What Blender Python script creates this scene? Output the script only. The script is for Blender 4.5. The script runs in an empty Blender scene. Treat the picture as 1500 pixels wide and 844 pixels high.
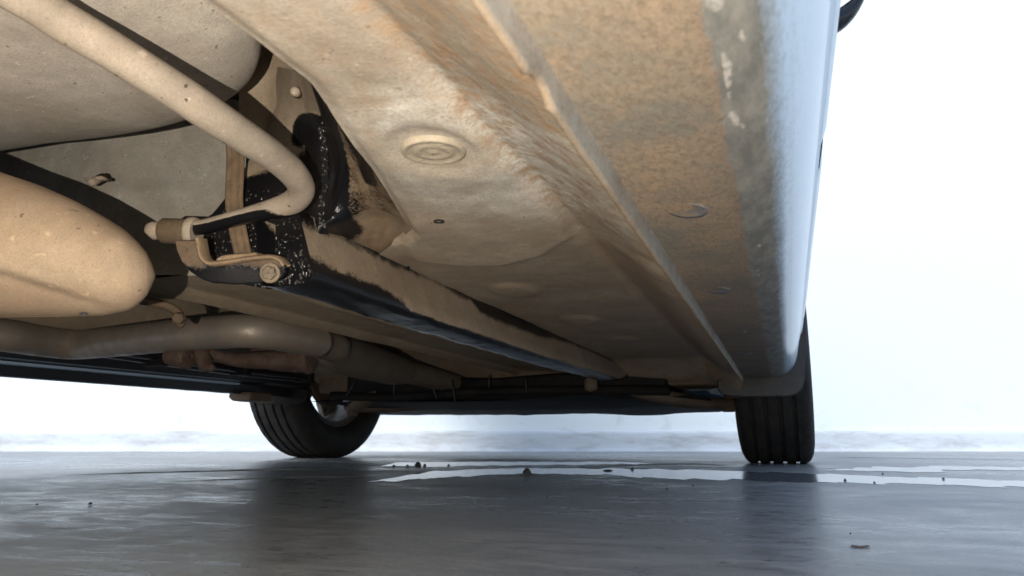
import bpy, bmesh, math, random
from mathutils import Vector, Matrix, noise
R = math.radians
random.seed(7)
sc = bpy.context.scene
col = sc.collection

# ---------------------------------------------------------------- camera
# world axes = car axes: X to the car's right, Y forward, Z up, ground at 0
FPX, H = 1083.0, 0.08
PHI = math.atan(213 / FPX)
TH = math.atan(390 / FPX * math.cos(PHI))
FW = Vector((-math.sin(TH) * math.cos(PHI), math.cos(TH) * math.cos(PHI), math.sin(PHI)))
RT = Vector((math.cos(TH), math.sin(TH), 0))
UP = RT.cross(FW)
CAM = Vector((0, 0, H))
cd = bpy.data.cameras.new('camera')
cd.sensor_width = 36
cd.lens = 36 * FPX / 1500
cd.clip_start = 0.01
cd.clip_end = 500
cd.dof.use_dof = True
cd.dof.focus_distance = 0.85
cd.dof.aperture_fstop = 16
co = bpy.data.objects.new('camera', cd)
col.objects.link(co)
co.matrix_world = Matrix((RT, UP, -FW)).transposed().to_4x4()
co.matrix_world.translation = CAM
sc.camera = co

# ---------------------------------------------------------------- light
w = bpy.data.worlds.new('World')
sc.world = w
w.use_nodes = True
nt = w.node_tree
sky = nt.nodes.new('ShaderNodeTexSky')
sky.sky_type = 'NISHITA'
sky.sun_disc = False
SUN_EL, SUN_AZ = R(40), R(200)      # azimuth clockwise from +Y: high behind the camera
sky.sun_elevation = SUN_EL
sky.sun_rotation = SUN_AZ
sky.dust_density = 1.2
bg = nt.nodes['Background']
bg.inputs['Strength'].default_value = 0.15
nt.links.new(sky.outputs[0], bg.inputs[0])
sd = bpy.data.lights.new('sun', 'SUN')
sd.energy = 1.35
sd.angle = R(25)
sd.color = (1, .98, .96)
so = bpy.data.objects.new('sun', sd)
col.objects.link(so)
sv = Vector((math.sin(SUN_AZ) * math.cos(SUN_EL), math.cos(SUN_AZ) * math.cos(SUN_EL), math.sin(SUN_EL)))
so.rotation_euler = sv.to_track_quat('Z', 'Y').to_euler()
# the phone's torch beside the lens: it throws the hard black shadows in the photo
ld = bpy.data.lights.new('phone_torch', 'SPOT')
ld.energy = 19
ld.spot_size = R(130)
ld.spot_blend = 1
ld.shadow_soft_size = 0.002
ld.color = (1, .91, .79)
lo = bpy.data.objects.new('phone_torch', ld)
col.objects.link(lo)
lo.location = CAM - RT * .047 - UP * .022 - FW * .12
lo.rotation_euler = (-(FW - RT * .34 + UP * .03)).to_track_quat('Z', 'Y').to_euler()
sc.view_settings.view_transform = 'Standard'
sc.view_settings.look = 'None'
sc.view_settings.gamma = 1
sc.view_settings.exposure = 0.8


# ---------------------------------------------------------------- helpers
def ray(x, y):
    return FW + RT * ((x - 750) / FPX) - UP * ((y - 422) / FPX)
def pz(x, y, z):
    r = ray(x, y); return CAM + r * ((z - H) / r.z)
def py(x, y, Y):
    r = ray(x, y); return CAM + r * (Y / r.y)
def pd(x, y, d):
    return CAM + ray(x, y) * d
def sm(a, b, t):
    t = max(0, min(1, (t - a) / (b - a))); return t * t * (3 - 2 * t)
def lerp(a, b, t): return a + (b - a) * t
def pl(pts, t):
    """piecewise linear through [(key, value)]"""
    if t <= pts[0][0]: return pts[0][1]
    for (a, va), (b, vb) in zip(pts, pts[1:]):
        if t <= b: return lerp(va, vb, (t - a) / (b - a))
    return pts[-1][1]
def nz(x, y=0, z=0, s=1): return noise.noise(Vector((x * s, y * s, z * s)))

ROOT0 = Vector((-.72, .85, 0))
def add(name, verts, faces, mat, parent=None, smooth=True, attr=None, sharp=None, kind=None, bevel=0):
    me = bpy.data.meshes.new(name)
    me.from_pydata([tuple(v) for v in verts], [], faces)
    me.update()
    bm = bmesh.new(); bm.from_mesh(me)
    bmesh.ops.recalc_face_normals(bm, faces=bm.faces[:])
    bm.to_mesh(me); bm.free()
    me.materials.append(mat)
    me.polygons.foreach_set('use_smooth', [smooth] * len(me.polygons))
    if sharp and smooth: me.set_sharp_from_angle(angle=R(sharp))
    for k, vals in (attr or {}).items():
        a = me.attributes.new(k, 'FLOAT', 'POINT'); a.data.foreach_set('value', vals)
    o = bpy.data.objects.new(name, me)
    col.objects.link(o)
    if bevel:
        m = o.modifiers.new('bevel', 'BEVEL'); m.width = bevel; m.segments = 2; m.limit_method = 'ANGLE'
    if parent is not None:
        o.parent = parent
        o.matrix_parent_inverse = Matrix.Translation(-root_of(parent))
    if kind: o['kind'] = kind
    return o
def root_of(o):
    return ROOT0 if o.get('category') == 'car' else Vector((0, 0, 0))
def grid_faces(nr, nc, closed=False, off=0):
    f = []
    for i in range(nr - 1):
        for j in range(nc if closed else nc - 1):
            k = (j + 1) % nc
            f.append((off + i * nc + j, off + i * nc + k, off + (i + 1) * nc + k, off + (i + 1) * nc + j))
    return f
def catmull(pts, n):
    """pts: tuples of floats (any length); returns n samples per span"""
    P = [pts[0]] + list(pts) + [pts[-1]]
    out = []
    for i in range(1, len(P) - 2):
        for k in range(n):
            t = k / n
            out.append(tuple(.5 * (2 * b + (c - a) * t + (2 * a - 5 * b + 4 * c - d) * t * t + (3 * b - a - 3 * c + d) * t ** 3)
                             for a, b, c, d in zip(P[i - 1], P[i], P[i + 1], P[i + 2])))
    out.append(tuple(pts[-1]))
    return out
def tube(pts, n=6, seg=24, flat=1.0, cap=True, dent=0):
    """pts: (Vector, radius). Swept tube through them -> verts, faces"""
    S = catmull([(p.x, p.y, p.z, r) for p, r in pts], n) if n > 1 else [(p.x, p.y, p.z, r) for p, r in pts]
    P = [Vector(s[:3]) for s in S]; rad = [s[3] for s in S]
    V = []; ref = Vector((0, 0, 1)); nrm = None
    for i, p in enumerate(P):
        t = (P[min(i + 1, len(P) - 1)] - P[max(i - 1, 0)]).normalized()
        if nrm is None:
            if abs(t.dot(ref)) > .95: ref = Vector((1, 0, 0))
            nrm = (ref - t * ref.dot(t)).normalized()
        else:
            nrm = (nrm - t * nrm.dot(t)).normalized()
        b = t.cross(nrm)
        for k in range(seg):
            a = 2 * math.pi * k / seg
            q = p + (nrm * math.cos(a) * flat + b * math.sin(a)) * rad[i]
            if dent: q += (q - p).normalized() * nz(q.x, q.y, q.z, 40) * dent
            V.append(q)
    F = grid_faces(len(P), seg, True)
    if cap:
        F.append(tuple(range(seg))[::-1]); F.append(tuple(range((len(P) - 1) * seg, len(P) * seg)))
    return V, F
def lathe(prof, axis_o, axis_d, seg=64, close=False):
    """prof: (along axis, radius)"""
    d = axis_d.normalized()
    u = d.orthogonal().normalized() if abs(d.x) < .9 else Vector((0, 0, 1))
    u = (u - d * u.dot(d)).normalized(); v = d.cross(u)
    V = []
    for a, r in prof:
        for k in range(seg):
            t = 2 * math.pi * k / seg
            V.append(axis_o + d * a + (u * math.cos(t) + v * math.sin(t)) * r)
    F = grid_faces(len(prof), seg, True)
    if not close:
        F.append(tuple(range(seg))[::-1]); F.append(tuple(range((len(prof) - 1) * seg, len(prof) * seg)))
    else:
        n = len(prof)
        F += [((n - 1) * seg + j, (n - 1) * seg + (j + 1) % seg, (j + 1) % seg, j) for j in range(seg)]
    return V, F
def merge(*parts):
    V, F = [], []
    for v, f in parts:
        o = len(V); V += list(v); F += [tuple(i + o for i in q) for q in f]
    return V, F
def prism(poly, ext):
    """extrude a closed list of Vectors by vector ext"""
    n = len(poly)
    V = list(poly) + [p + ext for p in poly]
    F = [tuple(range(n))[::-1], tuple(range(n, 2 * n))]
    F += [(i, (i + 1) % n, n + (i + 1) % n, n + i) for i in range(n)]
    return V, F
def box(x0, x1, y0, y1, z0, z1):
    return prism([Vector((x0, y0, z0)), Vector((x1, y0, z0)), Vector((x1, y1, z0)), Vector((x0, y1, z0))], Vector((0, 0, z1 - z0)))


# ---------------------------------------------------------------- materials
class NT:
    def __init__(s, name):
        s.m = bpy.data.materials.new(name); s.m.use_nodes = True
        s.t = s.m.node_tree; s.b = s.t.nodes['Principled BSDF']
    def n(s, t, **k):
        q = s.t.nodes.new('ShaderNode' + t)
        for a, v in k.items():
            if a.startswith('i_'):
                q.inputs[a[2:].replace('_', ' ')].default_value = v
            else: setattr(q, a, v)
        return q
    def l(s, a, b): s.t.links.new(a, b)
    def coord(s, scale=(1, 1, 1), rot=(0, 0, 0)):
        g = s.n('NewGeometry'); m = s.n('Mapping')
        m.inputs['Scale'].default_value = scale; m.inputs['Rotation'].default_value = rot
        s.l(g.outputs['Position'], m.inputs[0]); return m.outputs[0]
    def noise(s, scale, detail=4, rough=.55, co=None, dist=0):
        q = s.n('TexNoise'); q.inputs['Scale'].default_value = scale; q.inputs['Detail'].default_value = detail
        q.inputs['Roughness'].default_value = rough; q.inputs['Distortion'].default_value = dist
        s.l(co or s.coord(), q.inputs['Vector']); return q.outputs['Fac']
    def ramp(s, fac, stops, interp='LINEAR'):
        q = s.n('ValToRGB'); e = q.color_ramp.elements; q.color_ramp.interpolation = interp
        while len(e) < len(stops): e.new(.5)
        for a, (p, c) in zip(e, stops):
            a.position = p; a.color = (c, c, c, 1) if isinstance(c, (int, float)) else (*c, 1)
        s.l(fac, q.inputs[0]); return q.outputs[0]
    def mix(s, fac, a, b, bt='MIX'):
        q = s.n('Mix', data_type='RGBA', blend_type=bt)
        for i, v in ((0, fac), (6, a), (7, b)):
            if isinstance(v, (int, float)): q.inputs[i].default_value = v if i == 0 else (v, v, v, 1)
            elif isinstance(v, tuple): q.inputs[i].default_value = (*v, 1)
            else: s.l(v, q.inputs[i])
        return q.outputs[2]
    def math(s, op, a, b=0, clamp=False):
        q = s.n('Math', operation=op, use_clamp=clamp)
        for i, v in enumerate((a, b)):
            if isinstance(v, (int, float)): q.inputs[i].default_value = v
            else: s.l(v, q.inputs[i])
        return q.outputs[0]
    def attr(s, name):
        return s.n('Attribute', attribute_name=name).outputs['Fac']
    def bump(s, h, dist, strength=1, normal=None):
        q = s.n('Bump'); q.inputs['Distance'].default_value = dist; q.inputs['Strength'].default_value = strength
        s.l(h, q.inputs['Height'])
        if normal: s.l(normal, q.inputs['Normal'])
        return q.outputs[0]
    def set(s, **k):
        for a, v in k.items():
            i = s.b.inputs[a.replace('_', ' ')]
            if isinstance(v, (int, float)): i.default_value = v
            elif isinstance(v, tuple): i.default_value = (*v, 1)
            else: s.l(v, i)
        return s.m

def dusty(name, c1, c2, c3=None, under=(.006, .006, .007), grain=520, peel=0, peel_scale=230, wash0=0.0, spots=.25, rough=.8, under_rough=.07):
    """road dust over black paint: vertex attribute 'wash' bares the glossy paint, 'tone' shifts to c3"""
    n = NT(name)
    big = n.noise(9, 5, .6)
    mid = n.noise(55, 5, .65)
    fine = n.noise(grain, 4, .75)
    m2 = n.noise(22, 6, .7)
    stain = n.noise(7, 4, .6, n.coord((1.6, .8, 1), (0, 0, .35)), 1.0)
    c = n.mix(n.ramp(big, [(.3, 0), (.7, 1)]), c1, c2)
    c = n.mix(n.math('MULTIPLY', n.ramp(m2, [(.42, 1), (.58, 0)]), .3), c, tuple(x * .6 for x in c1))
    if c3: c = n.mix(n.attr('tone'), c, c3)
    c = n.mix(n.math('MULTIPLY', n.ramp(stain, [(.44, 0), (.64, 1)]), .5), c, (c1[0] * .56, c1[1] * .5, c1[2] * .44))
    c = n.mix(n.math('MULTIPLY', n.ramp(mid, [(.35, 1), (.62, 0)]), .35), c, tuple(x * .55 for x in c2))
    c = n.mix(n.math('MULTIPLY', n.ramp(fine, [(.36, 1), (.56, 0)]), .5), c, tuple(x * .45 for x in c1))
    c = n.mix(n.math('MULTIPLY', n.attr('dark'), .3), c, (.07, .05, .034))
    sp = n.noise(130, 2, .5)
    c = n.mix(n.math('MULTIPLY', n.ramp(sp, [(.68, 0), (.74, 1)]), spots), c, tuple(min(1, x * 1.5) for x in c1))
    dk = n.noise(170, 1, .5, n.coord((1, 1, 1), (.5, .3, .9)))
    c = n.mix(n.math('MULTIPLY', n.ramp(dk, [(.73, 0), (.77, 1)]), spots * 2, True), c, tuple(x * .2 for x in c1))
    rst = n.math('MULTIPLY', n.attr('rust'), n.ramp(n.noise(70, 4, .7), [(.42, 0), (.65, 1)]))
    c = n.mix(n.math('MULTIPLY', rst, .75), c, (.30, .185, .10))
    wash = n.math('ADD', n.attr('wash'), wash0)
    wn = n.math('ADD', n.math('MULTIPLY', n.noise(45, 6, .7), .55), n.math('MULTIPLY', n.noise(420, 3, .7), .45))
    wm = n.math('SUBTRACT', n.math('MULTIPLY', wash, 1.6), n.math('MULTIPLY', wn, 1.2))
    wm = n.ramp(wm, [(.0, 0), (.22, 1)])
    col_ = n.mix(wm, c, under)
    rg = n.mix(wm, rough, under_rough)
    h = n.math('MULTIPLY', fine, .25)
    if peel:
        v = n.noise(peel_scale, 3, .6, n.coord((1, .5, 1)))
        c_ = None
        h = n.math('ADD', h, n.math('MULTIPLY', n.math('MULTIPLY', v, peel), n.math('ADD', n.attr('peel'), 0)))
    h = n.math('ADD', h, n.math('MULTIPLY', mid, .3))
    h = n.math('SUBTRACT', h, n.math('MULTIPLY', wm, .25))
    bm = n.bump(h, .0018, .85)
    return n.set(Base_Color=col_, Roughness=rg, Normal=bm, Specular_IOR_Level=.35)

M = {}
M['floorpan'] = dusty('dusty floor pan', (.45, .365, .265), (.375, .325, .26), (.63, .6, .53), peel=1.0)
M['sillbottom'] = dusty('dusty sill underside', (.34, .25, .165), (.27, .215, .15), (.3, .31, .3), peel=1.6)
M['rail'] = dusty('dusty chassis rail', (.36, .285, .2), (.28, .225, .165), (.24, .165, .10), under_rough=.3)
M['tank'] = dusty('dusty fuel tank', (.56, .5, .435), (.5, .45, .39), (.64, .58, .47), spots=.35, grain=520)
M['arm'] = dusty('pale dust on steel', (.42, .345, .265), (.37, .315, .25), (.4, .29, .19), spots=.5, grain=700)
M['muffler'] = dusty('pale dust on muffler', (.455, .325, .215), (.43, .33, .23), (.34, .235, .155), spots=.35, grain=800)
M['panel'] = dusty('dusty grey panel', (.36, .335, .285), (.3, .285, .25), (.34, .23, .13))
M['strap'] = dusty('brown strap', (.15, .105, .065), (.12, .085, .055), (.27, .15, .07))
M['bracket'] = dusty('bracket', (.16, .11, .07), (.11, .078, .052), (.27, .19, .115), wash0=.0)
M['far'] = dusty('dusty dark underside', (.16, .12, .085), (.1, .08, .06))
M['railside'] = dusty('dirty wheelhouse side', (.25, .195, .135), (.19, .15, .105), (.2, .135, .08), spots=.3, under_rough=.15)
M['leftfloor'] = dusty('dusty left floor', (.46, .37, .26), (.37, .3, .22), (.27, .15, .07), peel=.6)
M['res'] = dusty('dusty resonator', (.2, .165, .125), (.15, .125, .1), (.2, .12, .06))
n = NT('exhaust steel')
c = n.mix(n.ramp(n.noise(30, 5, .6), [(.3, 0), (.7, 1)]), (.25, .2, .155), (.185, .165, .145))
M['exhaust'] = n.set(Base_Color=c, Metallic=.35, Roughness=n.ramp(n.noise(60, 4), [(.3, .36), (.7, .6)]), Normal=n.bump(n.noise(400, 3), .0006, .5))
n = NT('rusty steel')
c = n.mix(n.ramp(n.noise(60, 5, .7), [(.35, 0), (.65, 1)]), (.05, .026, .016), (.085, .058, .042))
M['rust'] = n.set(Base_Color=c, Roughness=.8, Normal=n.bump(n.noise(300, 4), .002, .8))
n = NT('black plastic')
M['black'] = n.set(Base_Color=n.mix(n.ramp(n.noise(14, 5, .7), [(.4, 0), (.7, 1)]), (.005, .005, .006), (.018, .016, .014)), Roughness=.75, Specular_IOR_Level=.2, Normal=n.bump(n.noise(300, 3), .0008, .4))
n = NT('smooth black trim')
M['trim'] = n.set(Base_Color=(.012, .013, .015), Roughness=.28)
n = NT('mud flap rubber')
M['flap'] = n.set(Base_Color=n.mix(n.ramp(n.noise(30, 5, .7), [(.4, 0), (.7, 1)]), (.016, .018, .02), (.035, .032, .028)), Roughness=.6, Normal=n.bump(n.noise(200, 4), .001, .5))
n = NT('wet black paint')
M['gloss'] = n.set(Base_Color=(.006, .006, .008), Roughness=n.ramp(n.noise(40, 4, .6), [(.35, .12), (.7, .4)]), Normal=n.bump(n.noise(60, 3), .002, .5))
n = NT('silver paint')
wob = n.math('ADD', n.math('MULTIPLY', n.math('SUBTRACT', n.noise(30, 6, .7, n.coord((1, .4, 1))), .5), .35), n.math('MULTIPLY', n.math('SUBTRACT', n.noise(300, 4, .8, n.coord((1, .35, 1))), .5), .45))
dirt = n.ramp(n.math('ADD', n.attr('dirt'), wob), [(.30, 0), (.70, 1)])
tan = n.ramp(n.math('ADD', n.attr('tan'), wob), [(.44, 0), (.60, 1)])
grit = n.math('MULTIPLY', n.ramp(n.noise(420, 4, .75, n.coord((1, .35, 1))), [(.5, 0), (.62, 1)]), n.math('MULTIPLY', n.attr('grit'), .45))
c = n.mix(grit, (.44, .58, .74), (.15, .15, .145))
c = n.mix(dirt, c, n.mix(n.ramp(n.noise(70, 6, .75, n.coord((1, .35, 1))), [(.4, 0), (.6, 1)]), (.13, .13, .118), (.22, .212, .187)))
tb = n.mix(n.ramp(n.noise(11, 6, .65), [(.38, 0), (.62, 1)]), (.28, .205, .135), (.165, .152, .122))
tb = n.mix(n.math('MULTIPLY', n.ramp(n.noise(150, 5, .75, n.coord((1, .42, 1))), [(.5, 0), (.66, 1)]), .45), tb, (.30, .2, .12))
tb = n.mix(n.math('MULTIPLY', n.ramp(n.noise(420, 4, .8, n.coord((1, .42, 1))), [(.38, 1), (.54, 0)]), .6), tb, (.13, .1, .07))
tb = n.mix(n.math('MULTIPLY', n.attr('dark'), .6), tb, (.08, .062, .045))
c = n.mix(tan, c, tb)
chip = n.ramp(n.math('ADD', n.attr('chip'), n.math('MULTIPLY', n.math('SUBTRACT', n.noise(110, 5, .75, n.coord((1, .5, 1))), .5), 1.6)), [(.66, 0), (1.0, 1)])
c = n.mix(chip, c, (.42, .39, .355))
edge = n.math('MULTIPLY', n.math('MULTIPLY', tan, n.math('SUBTRACT', 1, tan)), 3.2, True)
c = n.mix(n.math('MULTIPLY', edge, .45), c, (.28, .165, .09))
YS = n.coord((1, .42, 1))
ph = n.math('ADD', n.math('MULTIPLY', n.noise(260, 4, .7, YS), n.math('MULTIPLY', tan, .9)), n.math('MULTIPLY', n.noise(600, 3, .7, YS), n.math('ADD', .0, n.math('MULTIPLY', dirt, .2))))
M['paint'] = n.set(Base_Color=c, Metallic=n.math('MULTIPLY', n.math('SUBTRACT', 1, dirt), .35), Roughness=n.mix(dirt, .40, .8), Coat_Weight=n.math('MULTIPLY', n.math('SUBTRACT', 1, dirt), .45), Coat_Roughness=.1,
                   Specular_IOR_Level=.4, Normal=n.bump(ph, .0014, .7))
n = NT('rubber tyre')
h = n.noise(260, 3, .6)
c = n.mix(n.ramp(n.noise(22, 5, .7), [(.35, 0), (.7, 1)]), (.009, .009, .010), (.024, .022, .02))
M['tyre'] = n.set(Base_Color=c, Roughness=.7, Specular_IOR_Level=.25, Normal=n.bump(h, .0012, .7))
n = NT('alloy rim')
M['rim'] = n.set(Base_Color=n.mix(n.ramp(n.noise(40, 4), [(.4, 0), (.7, 1)]), (.2, .2, .2), (.1, .085, .07)), Metallic=.6, Roughness=.5)
n = NT('dark glass')
M['glass'] = n.set(Base_Color=(.01, .012, .014), Roughness=.03, Specular_IOR_Level=.8)
n = NT('grey rubber plug')
M['plug'] = n.set(Base_Color=n.mix(n.ramp(n.noise(90, 5, .7), [(.35, 0), (.65, 1)]), (.27, .235, .175), (.38, .32, .235)), Roughness=.7, Normal=n.bump(n.noise(500, 4), .001, .8))
n = NT('blue grey plug')
M['drain'] = n.set(Base_Color=n.mix(n.ramp(n.noise(160, 4, .7), [(.4, 0), (.65, 1)]), (.10, .115, .135), (.2, .15, .1)), Roughness=.6)
n = NT('water drop')
M['drop'] = n.set(Base_Color=(.045, .043, .04), Roughness=.1, Specular_IOR_Level=.9)
n = NT('dark hole')
M['hole'] = n.set(Base_Color=(.008, .007, .006), Roughness=.9)
n = NT('grit')
M['grit'] = n.set(Base_Color=n.mix(n.ramp(n.noise(300, 3), [(.4, 0), (.6, 1)]), (.012, .011, .01), (.04, .035, .03)), Roughness=.8)
# wet concrete floor
n = NT('wet concrete')
P1 = n.coord((1, 1, 1), (0, 0, -TH))
patch = n.noise(1.6, 6, .6, n.coord((1, 1.6, 1), (0, 0, -TH)))
streak = n.noise(14, 6, .65, n.coord((.35, 1.6, 1), (0, 0, -TH)), .4)
sw = n.noise(45, 5, .6, n.coord((.3, 1, 1), (0, 0, -TH + .5)), .6)
fine = n.noise(420, 3, .6)
c = n.mix(n.ramp(patch, [(.35, 0), (.65, 1)]), (.265, .285, .30), (.345, .355, .355))
c = n.mix(n.math('MULTIPLY', n.ramp(streak, [(.4, 1), (.6, 0)]), .3), c, (.14, .145, .15))
c = n.mix(n.math('MULTIPLY', n.ramp(n.noise(60, 2, .5), [(.70, 0), (.74, 1)]), .6), c, (.03, .028, .026))
c = n.mix(n.math('MULTIPLY', n.ramp(n.noise(230, 3, .7), [(.58, 0), (.66, 1)]), .4), c, (.09, .088, .085))
lump = n.noise(34, 5, .6, n.coord((.7, 1, 1), (0, 0, .4)), .5)
c = n.mix(n.math('MULTIPLY', n.ramp(lump, [(.4, 1), (.55, 0)]), .35), c, (.13, .135, .14))
rg = n.math('ADD', n.math('ADD', n.ramp(patch, [(.38, .25), (.62, .42)]), n.math('MULTIPLY', n.math('SUBTRACT', lump, .5), .35)), n.math('MULTIPLY', n.math('SUBTRACT', streak, .5), .3))
h = n.math('ADD', n.math('MULTIPLY', streak, .8), n.math('ADD', n.math('MULTIPLY', sw, .35), n.math('MULTIPLY', fine, .14)))
tr = n.noise(150, 4, .6, n.coord((.25, 1, 1), (0, 0, .9)), 1.2)
h = n.math('ADD', h, n.math('ADD', n.math('MULTIPLY', tr, .12), n.math('MULTIPLY', lump, .6)))
M['concrete'] = n.set(Base_Color=c, Roughness=rg, Normal=n.bump(h, .0024, .6), Specular_IOR_Level=.15)
n = NT('standing water')
M['water'] = n.set(Base_Color=(.18, .195, .21), Roughness=.15, Specular_IOR_Level=.4, Normal=n.bump(n.noise(7, 2, .5, n.coord((.5, 1, 1), (0, 0, -TH))), .001, .12))
# wall
n = NT('white plaster')
pos = n.n('NewGeometry'); sx = n.n('SeparateXYZ'); n.l(pos.outputs['Position'], sx.inputs[0])
st = n.math('MULTIPLY', n.ramp(n.noise(9, 6, .7), [(.55, 0), (.72, 1)]), n.ramp(sx.outputs['Z'], [(.05, 1), (.45, 0)]))
c = n.mix(n.math('MULTIPLY', st, .5), (.79, .86, .885), (.48, .5, .5))
M['wall'] = n.set(Base_Color=c, Roughness=.85, Normal=n.bump(n.noise(120, 4), .002, .3))
n = NT('skirting paint')
st = n.ramp(n.noise(6, 6, .7, n.coord((.6, .6, 2.5))), [(.46, 0), (.68, 1)])
c = n.mix(n.math('MULTIPLY', st, .75), (.62, .67, .71), (.36, .37, .37))
M['skirt'] = n.set(Base_Color=c, Roughness=.6, Normal=n.bump(n.noise(60, 4), .003, .4))

# ---------------------------------------------------------------- the setting
HF = Vector((-math.sin(TH), math.cos(TH), 0))      # the wall faces straight at us
def wp(s, d, z): return RT * s + HF * d + Vector((0, 0, z))
fl = add('floor', [(-60, -60, 0), (60, -60, 0), (60, 60, 0), (-60, 60, 0)], [(0, 1, 2, 3)], M['concrete'], smooth=False, kind='structure')
WD = 3.46
V, F = prism([wp(-9, WD, -.02), wp(9, WD, -.02), wp(9, WD + .2, -.02), wp(-9, WD + .2, -.02)], Vector((0, 0, 3.4)))
wall = add('wall', V, F, M['wall'], smooth=False)
wall['label'] = 'bright white plastered wall in front of the parked car'; wall['category'] = 'wall'
# skirting with an uneven rounded top, on the wall
V = []; ns = 260
for i in range(ns + 1):
    s = -8.9 + 17.8 * i / ns
    a = .004 * nz(s, 0, 0, 5)
    for d, z in ((.002, .092), (.012, .093 + a), (.02, .087 + a), (.023, .076 + a), (.024 + a, .04), (.026 + a, .016), (.035 + a, .004), (.05 + a, -.002)):
        V.append(wp(s, WD - d, z))
add('skirting', V, grid_faces(ns + 1, 8), M['skirt'], wall)

def puddle(pts, z):
    # pts: pixel outline on the ground, roughened
    P = [pz(x, y, 0) for x, y in pts]
    out = []
    for a, b in zip(P, P[1:] + P[:1]):
        k = max(2, int((b - a).length / .004))
        for i in range(k):
            q = a.lerp(b, i / k)
            e = .035 * nz(q.x, q.y, 3, 7) + .035 * nz(q.x, q.y, 5, 24) + .012 * nz(q.x, q.y, 5, 80)
            out.append(q + HF * e * 1.6 + Vector((0, 0, z)))
    return out
for i, pts in enumerate((
        [(540, 706), (700, 697), (800, 694), (900, 697), (1000, 702), (1200, 707), (1400, 711), (1640, 718), (1640, 707), (1400, 702), (1200, 695), (1060, 689), (900, 687), (760, 687), (640, 690)],
        [(560, 683), (640, 684), (780, 681.5), (880, 681), (960, 679), (900, 676.5), (760, 677), (640, 677), (580, 678)],
        [(1215, 690), (1330, 692), (1440, 689), (1600, 691), (1600, 685), (1400, 683), (1260, 685)])):
    P = puddle(pts, .0005 + .0001 * i)
    add('puddle', P, [tuple(range(len(P)))], M['water'], smooth=False, kind='structure')

# low trowel ridges left in the concrete: their near faces catch the dark of the car
def ridge(pts, hgt):
    P = catmull([tuple(pz(x, y, 0)) for x, y in pts], 14); N = len(P)
    V = []
    for i, p in enumerate(P):
        t = i / (N - 1); k = hgt * sm(0, .25, t) * sm(1, .75, t) * (1 + .4 * nz(p[0], p[1], 0, 14))
        q = Vector(p) + HF * .012 * nz(p[0], p[1], 8, 11)
        for a, z in ((-.006, -.0005), (-.001, k), (.006, k * 1.05), (.06, -.0005)):
            V.append(q + HF * a + Vector((0, 0, z)))
    add('concrete_ridge', V, grid_faces(N, 4), M['concrete'], fl)
ridge([(70, 697), (240, 692.5), (360, 689.5), (500, 687)], .0022)
ridge([(372, 678), (420, 675.5), (520, 678), (560, 684)], .0016)
ridge([(640, 676.5), (720, 674.5), (800, 674)], .0016)
ridge([(830, 685), (930, 682), (1010, 680), (1072, 683)], .002)
ridge([(1200, 670), (1340, 672), (1520, 674)], .002)
ridge([(250, 706), (420, 700), (560, 698)], .0012)
ridge([(730, 695.5), (775, 697), (822, 696)], .0012)

# ---------------------------------------------------------------- the car
car = bpy.data.objects.new('parked_car', None)
col.objects.link(car); car.location = ROOT0; car.empty_display_size = .3
car['label'] = 'silver car seen from below, its dusty brown underbody over wet floor'
car['category'] = 'car'

# ---- floor pan: one pressed sheet right of the rail, from the inner sill to the plate edge
PAD = [(-.213, .324), (-.151, .326), (-.147, .44), (-.152, .56), (-.165, .63), (-.21, .685), (-.26, .712), (-.30, .70), (-.34, .66), (-.322, .60), (-.293, .565), (-.26, .46)]
def pad_dist(x, y):
    """signed distance to the pad outline, negative inside"""
    d = 9; ins = False; n = len(PAD)
    for i in range(n):
        ax, ay = PAD[i]; bx, by = PAD[(i + 1) % n]
        vx, vy = bx - ax, by - ay
        t = max(0, min(1, ((x - ax) * vx + (y - ay) * vy) / (vx * vx + vy * vy)))
        d = min(d, math.hypot(x - ax - vx * t, y - ay - vy * t))
        if (ay > y) != (by > y) and x < ax + (y - ay) / vy * vx: ins = not ins
    return -d if ins else d
PLUG = pz(635, 222, .2515)
def plate_edge(y):
    return pl([(0, -.215), (.30, -.217), (.40, -.245), (.568, -.297), (.64, -.373), (5, -.373)], y)
def pan_z(x, y):
    z = .255
    pdist = pad_dist(x, y)
    z -= .0045 * (1 - sm(-.008, .003, pdist)) * sm(.32, .45, y)
    z += .0007 * math.exp(-((y - .327) / .003) ** 2) * sm(-.145, -.16, x)      # lap joint of the rear plate
    r = math.hypot((x - PLUG.x), (y - PLUG.y) * .8)
    z -= .002 * (sm(.075, .04, r)) - .003 * sm(.032, .022, r)
    # inner sill: flank falling towards the flange
    e = -.148 - .010 * sm(.3, 1.4, y)
    z -= .043 * sm(0, 1, (x - e) / .075) * (.9 + .1 * sm(.6, .64, y))
    z += .0035 * math.exp(-((x - e + .002) / .007) ** 2)
    # pressed ovals ahead of the pad
    for oy, ox in ((.853, -.297), (1.12, -.28), (1.38, -.27)):
        z -= .004 * sm(1, .6, math.hypot((x - ox) / .036, (y - oy) / .055))
    z += .0012 * nz(x, y, 0, 14) + .0004 * nz(x, y, 0, 60)
    if y > 1.7: z -= .05 * sm(1.75, 2.0, y)
    return z
ys = [-.6 + .05 * i for i in range(14)] + [.1 + .006 * i for i in range(1, 120)] + [.82 + .014 * i for i in range(0, 100)]
NC = 70
V = []; tone = []; wash = []; peel = []; rust = []; dark = []
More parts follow.
